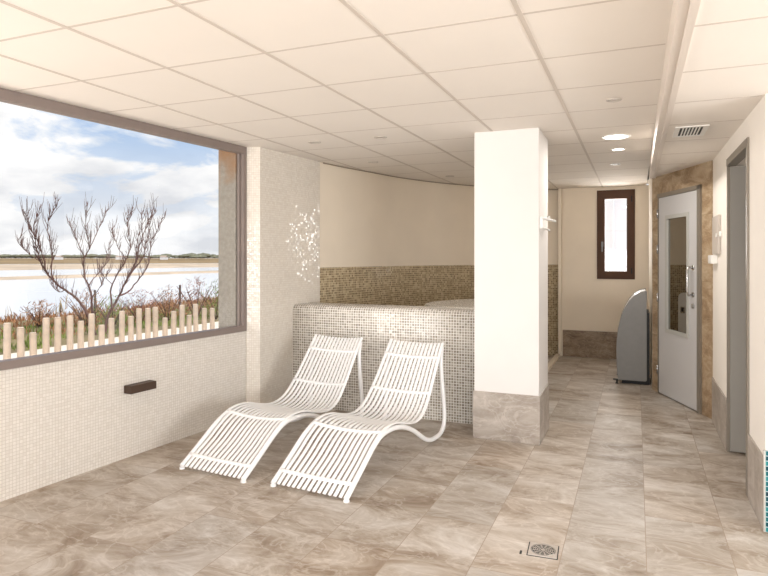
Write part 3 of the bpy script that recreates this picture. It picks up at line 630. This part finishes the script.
# right wall controls
root = empty('control_panel', (RX, 5.64, 1.60)); tag(root, 'tall grey-beige control panel on the right wall beside the stone corner', 'control panel')
m = MB(); m.box(-0.022, -0.001, -0.20, 0.20, -0.155, 0.155); bd = m.build('housing', M['beige_plastic'], root, bevel=0.003)
m = MB(); m.box(-0.030, -0.022, -0.14, -0.10, -0.02, 0.01); m.build('knob', M['white_plastic'], bd)
root = empty('junction_box', (RX, 5.80, 1.40)); tag(root, 'small white box on the right wall just below the control panel', 'junction box')
m = MB(); m.box(-0.045, -0.001, -0.13, 0.13, -0.036, 0.036); bd = m.build('housing', M['white_plastic'], root, bevel=0.004)
m = MB(); m.box(-0.048, -0.045, -0.1, 0.1, -0.025, 0.025); m.build('cover', M['white_plastic'], bd)
o = MB(); o.tube([(RX - 0.018, 5.40, 1.60), (RX - 0.001, 5.40, 1.60)], 0.022, 12); o = o.build('light_switch', M['white_plastic']); tag(o, 'tiny white round switch to the right of the tall control panel', 'switch')

# ------------------------------------------------------------------ outside: ground, fence, tree, scrub, lake
GZ = -0.15
def gz(x):   # ground height: flat path, then falling to the lake
    if x > -14.0: return GZ
    t = min(1, (-14.0 - x) / 4.0); return GZ - 0.75 * t * t * (3 - 2 * t)
m = MB(); xs = [-3.4, -5, -6.5, -8, -9.4]; ys = [-30 + 2 * k for k in range(40)]
for i in range(len(xs) - 1):
    for j in range(len(ys) - 1):
        m.face([(xs[i+1], ys[j], gz(xs[i+1])), (xs[i], ys[j], gz(xs[i])), (xs[i], ys[j+1], gz(xs[i])), (xs[i+1], ys[j+1], gz(xs[i+1]))])
struct(m.build('ground_path', M['sand']))
m = MB(); xs = [-9.4, -10.5, -12, -14, -15, -16, -17, -18, -19]
for i in range(len(xs) - 1):
    for j in range(len(ys) - 1):
        m.face([(xs[i+1], ys[j], gz(xs[i+1])), (xs[i], ys[j], gz(xs[i])), (xs[i], ys[j+1], gz(xs[i])), (xs[i+1], ys[j+1], gz(xs[i+1]))])
struct(m.build('ground_bank', M['earth']))
m = MB(); m.box(3.7, 40, -30, 48, -0.3, GZ); m.box(-4.1, 3.7, 9.7, 48, -0.3, GZ); m.box(-3.4, 3.7, -30, -3.3, -0.3, GZ); struct(m.build('ground_yard', M['sand']))
WZ = -0.62
m = MB(); m.face([(-2500, -1500, WZ), (-15.5, -1500, WZ), (-15.5, 2500, WZ), (-2500, 2500, WZ)]); struct(m.build('lake', M['water']))
def strip(name, mat, pts_near, pts_far, h, rough_=0.0):
    """long low bank between two shore lines (world points), raised h above the water"""
    mb = MB(); n = len(pts_near)
    for i in range(n - 1):
        a, b, c, d = pts_near[i], pts_near[i+1], pts_far[i+1], pts_far[i]
        am = (a + d) / 2; bm_ = (b + c) / 2
        k1 = a.lerp(d, 0.25); k2 = b.lerp(c, 0.25); k3 = a.lerp(d, 0.75); k4 = b.lerp(c, 0.75)
        z = WZ + h
        mb.face([(a.x, a.y, WZ - .02), (b.x, b.y, WZ - .02), (k2.x, k2.y, z), (k1.x, k1.y, z)]); mb.face([(k1.x, k1.y, z), (k2.x, k2.y, z), (k4.x, k4.y, z), (k3.x, k3.y, z)]); mb.face([(k3.x, k3.y, z), (k4.x, k4.y, z), (c.x, c.y, WZ - .02), (d.x, d.y, WZ - .02)])
    return struct(mb.build(name, mat))
def shore(px, py):
    Z = (CH - WZ) * 608 / (py - 257); p = at(px, py, Z); return Vector((p.x, p.y))
PX = [-600, -300, -100, 0, 60, 120, 180, 240, 300, 360]
def ln(a, b): return [shore(x, a + (b - a) * x / 217 if x > 0 else a - 0.0 * x) for x in PX]
strip('bank_near', M['bank'], [shore(x, 280 - 7 * max(0, x) / 217 + 0.4 * math.sin(x * .13)) for x in PX], [shore(x, 277.6 - 6.8 * max(0, x) / 217 + 0.3 * math.sin(x * .3)) for x in PX], 0.12)
strip('bank_middle', M['bank'], [shore(x, 270.5 - 3.0 * max(0, x) / 217 + 0.2 * math.sin(x * .2)) for x in PX], [shore(x, 264.8 - 1.2 * max(0, x) / 217) for x in PX], 0.3)
strip('bank_far', M['land'], [shore(x, 264.3 - 1.2 * max(0, x) / 217) for x in PX], [shore(x, 258.6) for x in PX], 0.8)
# scrub on the dykes and far tree line: uncountable
def tuft(mb, c, r, h, n, spread=0.6, w=0.012):
    for _ in range(n):
        a = random.uniform(0, 2*PI); q = r * math.sqrt(random.random()); x, y = c[0] + q*math.cos(a), c[1] + q*math.sin(a); z = gz(x)
        hh = h * random.uniform(0.45, 1.0) * (1 - 0.5 * q / r); a2 = random.uniform(0, 2*PI); l = hh * spread * random.random(); ww = w * random.uniform(0.6, 1.3); a3 = a2 + PI/2
        dx, dy = ww * math.cos(a3), ww * math.sin(a3)
        tx, ty = x + l*math.cos(a2), y + l*math.sin(a2)
        mb.face([(x - dx, y - dy, z - 0.02), (x + dx, y + dy, z - 0.02), (x + dx*.8 + (tx - x)*.4, y + dy*.8 + (ty - y)*.4, z + hh*0.6), (tx, ty, z + hh)])
m = MB()
for k in range(420):
    x = random.uniform(-12.6, -9.6); y = random.uniform(-2, 17) ; tuft(m, (x, y), 0.32, random.uniform(0.10, 0.24), 20, 0.7, 0.011)
o = m.build('grass', M['leaf_green']); tag(o, 'green grass and weeds growing along the far side of the sandy path', 'grass', kind='stuff')
m = MB()
for k in range(420):
    x = random.uniform(-15.8, -10.6); y = random.uniform(-2, 22); tuft(m, (x, y), 0.35, random.uniform(0.14, 0.34), 18, 0.8, 0.013)
o = m.build('dry_scrub', M['leaf_brown']); tag(o, 'dry brown scrub covering the bank in front of the lake', 'scrub', kind='stuff')
m = MB()
for k in range(160):
    x = random.uniform(-16.5, -13.0); y = random.uniform(2, 24); tuft(m, (x, y), 0.4, random.uniform(0.5, 1.0), 4, 0.25, 0.006)
o = m.build('reeds', M['reed']); tag(o, 'thin pale reeds sticking up in front of the water', 'reeds', kind='stuff')
def bush(px, Z, h, r, mat, label, n=500):
    p = at(px, 300, Z); c = (p.x, p.y, gz(p.x)); mb = MB()
    for _ in range(n):
        a = random.uniform(0, 2*PI); e = random.uniform(0.15, PI/2); q = random.uniform(0.25, 1.0)
        d = Vector((math.cos(a)*math.cos(e)*r, math.sin(a)*math.cos(e)*r, math.sin(e)*h)) * q
        t = Vector((random.uniform(-1,1), random.uniform(-1,1), random.uniform(0, 1.6))).normalized() * random.uniform(0.05, 0.12); w = t.cross(Vector((random.random(), random.random(), random.random()))).normalized() * 0.009
        s = Vector((0, 0, 0)) + d; mb.face([s - w, s + w, s + t + w*.3, s + t - w*.3])
    root = empty('bush', c); tag(root, label, 'bush', 'bushes on the bank by the lake'); mb.build('fine_twigs', mat, root)
    st = MB()
    for k in range(9):
        a = 2*PI*k/9; st.tube([(0, 0, -0.02), (0.35*r*math.cos(a), 0.35*r*math.sin(a), 0.45*h), (0.7*r*math.cos(a), 0.7*r*math.sin(a), 0.8*h)], [0.012, 0.008, 0.004], 5)
    st.build('stems', M['bark'], root)
bush(40, 13.6, 0.60, 0.55, M['leaf_brown'], 'low brown bush outside the window, left of the bare tree')
bush(86, 13.8, 0.85, 0.75, M['leaf_brown'], 'taller brown bush directly behind the bare tree trunk')
bush(112, 13.4, 0.75, 0.6, M['leaf_green'], 'greenish bush at the right foot of the bare tree', 450)
bush(140, 14.6, 0.80, 0.8, M['leaf_red'], 'reddish bush between the bare tree and the dark stake', 550)
bush(168, 15.0, 0.85, 0.6, M['leaf_brown'], 'brown bush just left of the dark stake by the lake')
bush(196, 15.4, 1.05, 0.7, M['leaf_red'], 'reddish-brown bush just right of the dark stake, the highest scrub', 650)
bush(216, 15.4, 0.95, 0.7, M['leaf_green'], 'green bush beside the concrete jamb of the window', 450)
# dark stakes
for px, Z, top, lab in ((180, 16.0, 285, 'thin dark wooden stake standing in the scrub at right, in front of the lake'), (95, 14.5, 290, 'short dark stake behind the bare tree'), (60.5, 17.5, 303, 'short stake in the water edge left of the bare tree, with a wire')):
    p = at(px, top, Z); m = MB(); m.tube([(p.x, p.y, gz(p.x) - 0.1), (p.x, p.y, p.z)], 0.028, 8); o = m.build('stake', plain('dark_stake', (84, 76, 72), 0.9)); tag(o, lab, 'stake')

# fence of round posts
tops = [(7,323),(21,327),(34,332.5),(46,317.7),(57.6,317),(70,315.7),(80.7,321),(90.8,313.8),(101.6,325),(111.7,318),(121.5,311),(131,316),(139,308.6),(147.9,308),(155.7,307),(165,317.8),(173.6,311),(181.6,305),(188.9,315),(196.3,304),(204.3,308),(212.3,308)]
f0 = at(7, 300, 6.2); f1 = at(212, 300, 8.8); fd = (f1 - f0); fd.z = 0; flen = fd.length; fd.normalize()
def on_fence(px):
    r = at(px, 257, 1.0) - Vector((0, 0, CH)); det = r.x * (-fd.y) + r.y * fd.x; t = (f0.x * (-fd.y) + f0.y * fd.x) / det; return r.x * t, r.y * t, t
def post(x, y, zt, r, label):
    n = 12; j = random.uniform(-0.012, 0.012); k = random.uniform(-0.012, 0.012); b = -0.25
    m = MB(); m.tube([(0, 0, b - GZ), (0, 0, 0.25), (j*.5, k*.5, (zt - GZ) * .6), (j, k, zt - GZ - 0.012)], [r, r*1.02, r*.99, r*.97], n, False)
    m.tube([(j, k, zt - GZ - 0.012), (j, k, zt - GZ)], [r*.97, r*.86], n)
    o = m.build('fence_post', M['post']); o.location = (x, y, GZ); tag(o, label, 'fence post', 'row of round wooden fence posts outside the window'); return o
ordn = ['first', 'second', 'third', 'fourth', 'fifth', 'sixth', 'seventh', 'eighth', 'ninth', 'tenth', 'eleventh']
for i, (px, ty) in enumerate(tops):
    x, y, t = on_fence(px); zt = CH + (257 - ty) * t / 608
    nb = [tops[j][1] for j in (i-1, i+1) if 0 <= j < len(tops)]
    hh = 'short' if all(ty > q + 3 for q in nb) else ('tall' if all(ty < q for q in nb) else 'pale')
    lab = (f'{hh} round wooden fence post, {ordn[i]} from the left in the window') if i < 11 else (f'{hh} round wooden fence post, {ordn[21 - i]} counting left from the concrete jamb')
    post(x, y, zt, 0.035, lab)

# bare tree
TZ = 12.3
root = empty('bare_tree', (at(101, 300, TZ).x, at(101, 300, TZ).y, GZ)); tag(root, 'leafless multi-stemmed tree between the fence and the lake', 'tree')
ox, oy = root.location.x, root.location.y
def tp(px, py, dz=0.0):
    p = at(px, py, TZ + dz); return Vector((p.x - ox, p.y - oy, p.z - GZ))
LIMBS = [  # (pixels, depth start, depth end, radius start, radius end)
 ([(99,352),(95,336),(91,322),(85,310),(76,298),(65,290),(54,281),(46,272),(41,262),(38,254),(35,240),(34,225),(41,204)], 0, -0.8, .050, .006),
 ([(100,352),(93,330),(92,312),(91,298),(89,285),(84,276),(84,258),(79,245),(74,233),(69,221)], 0.1, 0.5, .045, .005),
 ([(104,352),(105,340),(106,322),(112,309),(119,296),(125,283),(131,272),(137,256),(141,240),(147,225),(153,211)], 0, 0.6, .050, .005),
 ([(54,281),(52,272),(52,256),(50,242),(47,226),(52,214),(57,205)], -0.4, -0.6, .020, .004),
 ([(46,272),(43,256),(39,246),(33,232),(28,220),(27,212)], -0.5, -1.0, .018, .004),
 ([(41,262),(31,255),(21,246),(18,238)], -0.6, -1.2, .012, .004),
 ([(65,290),(60,292),(54,288),(50,278)], -0.3, 0.3, .012, .005),
 ([(84,258),(89,249),(87,236),(85,222),(88,202)], 0.3, -0.2, .018, .004),
 ([(89,249),(95,237),(101,223),(108,209)], 0.3, 0.9, .014, .004),
 ([(89,285),(96,276),(104,266),(108,256),(110,240)], 0.2, 1.0, .015, .004),
 ([(92,298),(99,288),(104,280),(108,270)], 0.2, -0.5, .012, .004),
 ([(112,309),(111,296),(112,284),(120,270),(126,260),(130,247),(128,232),(127,220),(134,207)], 0.1, -0.5, .026, .004),
 ([(119,296),(128,292),(134,285),(142,275),(147,266),(150,252),(152,240),(158,228),(163,217)], 0.2, 1.1, .024, .004),
 ([(125,283),(133,271),(144,256),(147,238),(151,221),(156,209)], 0.3, 0.0, .022, .004),
 ([(131,272),(136,262),(137,242),(142,225),(141,212)], 0.3, 0.9, .016, .004),
 ([(126,260),(120,250),(114,238),(112,228)], -0.1, -0.6, .012, .004),
 ([(112,284),(103,276),(98,268)], 0.0, -0.8, .010, .004),
]
tr = MB(); tw = MB()
for idx, (pts, d0, d1_, r0, r1) in enumerate(LIMBS):
    n = len(pts); path = [tp(x, y, d0 + (d1_ - d0) * i / (n - 1)) for i, (x, y) in enumerate(pts)]
    P = []
    for i in range(n - 1):
        for k in range(3):
            t = k / 3; a, b, c, d = path[max(i-1, 0)], path[i], path[i+1], path[min(i+2, n-1)]
            P.append(0.5 * ((2*b) + (c-a)*t + (2*a-5*b+4*c-d)*t*t + (3*b-a-3*c+d)*t**3) + Vector((random.uniform(-1,1), random.uniform(-1,1), 0)) * 0.012)
    P.append(path[-1]); R = [r0 + (r1 - r0) * (i / (len(P) - 1)) ** 0.7 for i in range(len(P))]
    tr.tube(P, [q * 0.8 for q in R], 7)
    # twigs sweep upward from the outer part of each limb
    for i in range(int(len(P) * 0.30), len(P) - 1):
        if P[i].z < 0.75: continue
        for _ in range(4):
            if random.random() < 0.75:
                dirn = (P[i+1] - P[i]).normalized(); side = Vector((random.uniform(-1,1), random.uniform(-1,1), 0)).normalized(); l = random.uniform(0.14, 0.46)
                q0 = P[i]; q1 = q0 + (dirn * 0.5 + side * 0.42 + Vector((0, 0, 0.35))) * l * 0.45; q2 = q1 + (side * 0.16 + Vector((0, 0, 0.9))) * l * 0.55
                tw.tube([q0, q1, q2], [0.0055, 0.0045, 0.0025], 4, False)
                if random.random() < 0.6:
                    q3 = q1 + Vector((random.uniform(-.5,.5), random.uniform(-.5,.5), 0.8)) * l * 0.45; tw.tube([q1, q3], [0.004, 0.002], 4, False)
tr.build('trunk', M['bark'], root); tw.build('fine_twigs', M['bark'], root)  # second mesh is the bare tree's twigs, not leaves

# far tree line and small white houses
m = MB()
for k in range(230):
    px = random.uniform(-60, 330); Z = random.uniform(330, 420); p = at(px, 258, Z); h = random.uniform(0.8, 2.4) * (1.5 if 165 < px < 217 and random.random() < 0.5 else 1.0); r = random.uniform(1.5, 4.5)
    z0 = WZ + 0.5; prof = [(0, 0.0), (r*.7, h*.15), (r, h*.5), (r*.75, h*.85), (0, h)]
    m.lathe((p.x, p.y, z0 + 0.9), prof, 8)
o = m.build('tree_line', M['tree_far']); tag(o, 'low dark green line of distant trees along the horizon beyond the lake', 'trees', kind='stuff')
for px, w, lab in ((121, 7, 'small white house on the horizon behind the bare tree'), (164, 5, 'tiny pale house on the horizon right of the bare tree'), (59, 5, 'tiny pale house on the horizon at the left of the window')):
    p = at(px, 256, 300); root = empty('house', (p.x, p.y, WZ + 0.75), TH); root.scale = (0.62, 0.62, 0.55); tag(root, lab, 'house')
    m = MB(); m.box(-w/2, w/2, -2, 2, 0, 2.6); m.build('walls', M['render_white'], root)
    m = MB(); m.prism([(-w/2-.3, -2.3), (w/2+.3, -2.3), (w/2+.3, 2.3), (-w/2-.3, 2.3)], 2.6, 2.75); m.face([(-w/2, -2, 2.75), (w/2, -2, 2.75), (w/2, 0, 3.5), (-w/2, 0, 3.5)]); m.face([(-w/2, 0, 3.5), (w/2, 0, 3.5), (w/2, 2, 2.75), (-w/2, 2, 2.75)]); m.build('roof', M['roof_far'], root)
# white wall seen through the narrow window
m = MB(); m.box(-4.0, -0.42, 13.0, 13.3, GZ, 4.0); m.box(-0.42, 0.8, 13.6, 13.8, GZ, 2.9); struct(m.build('wall_yard', M['render_white']))
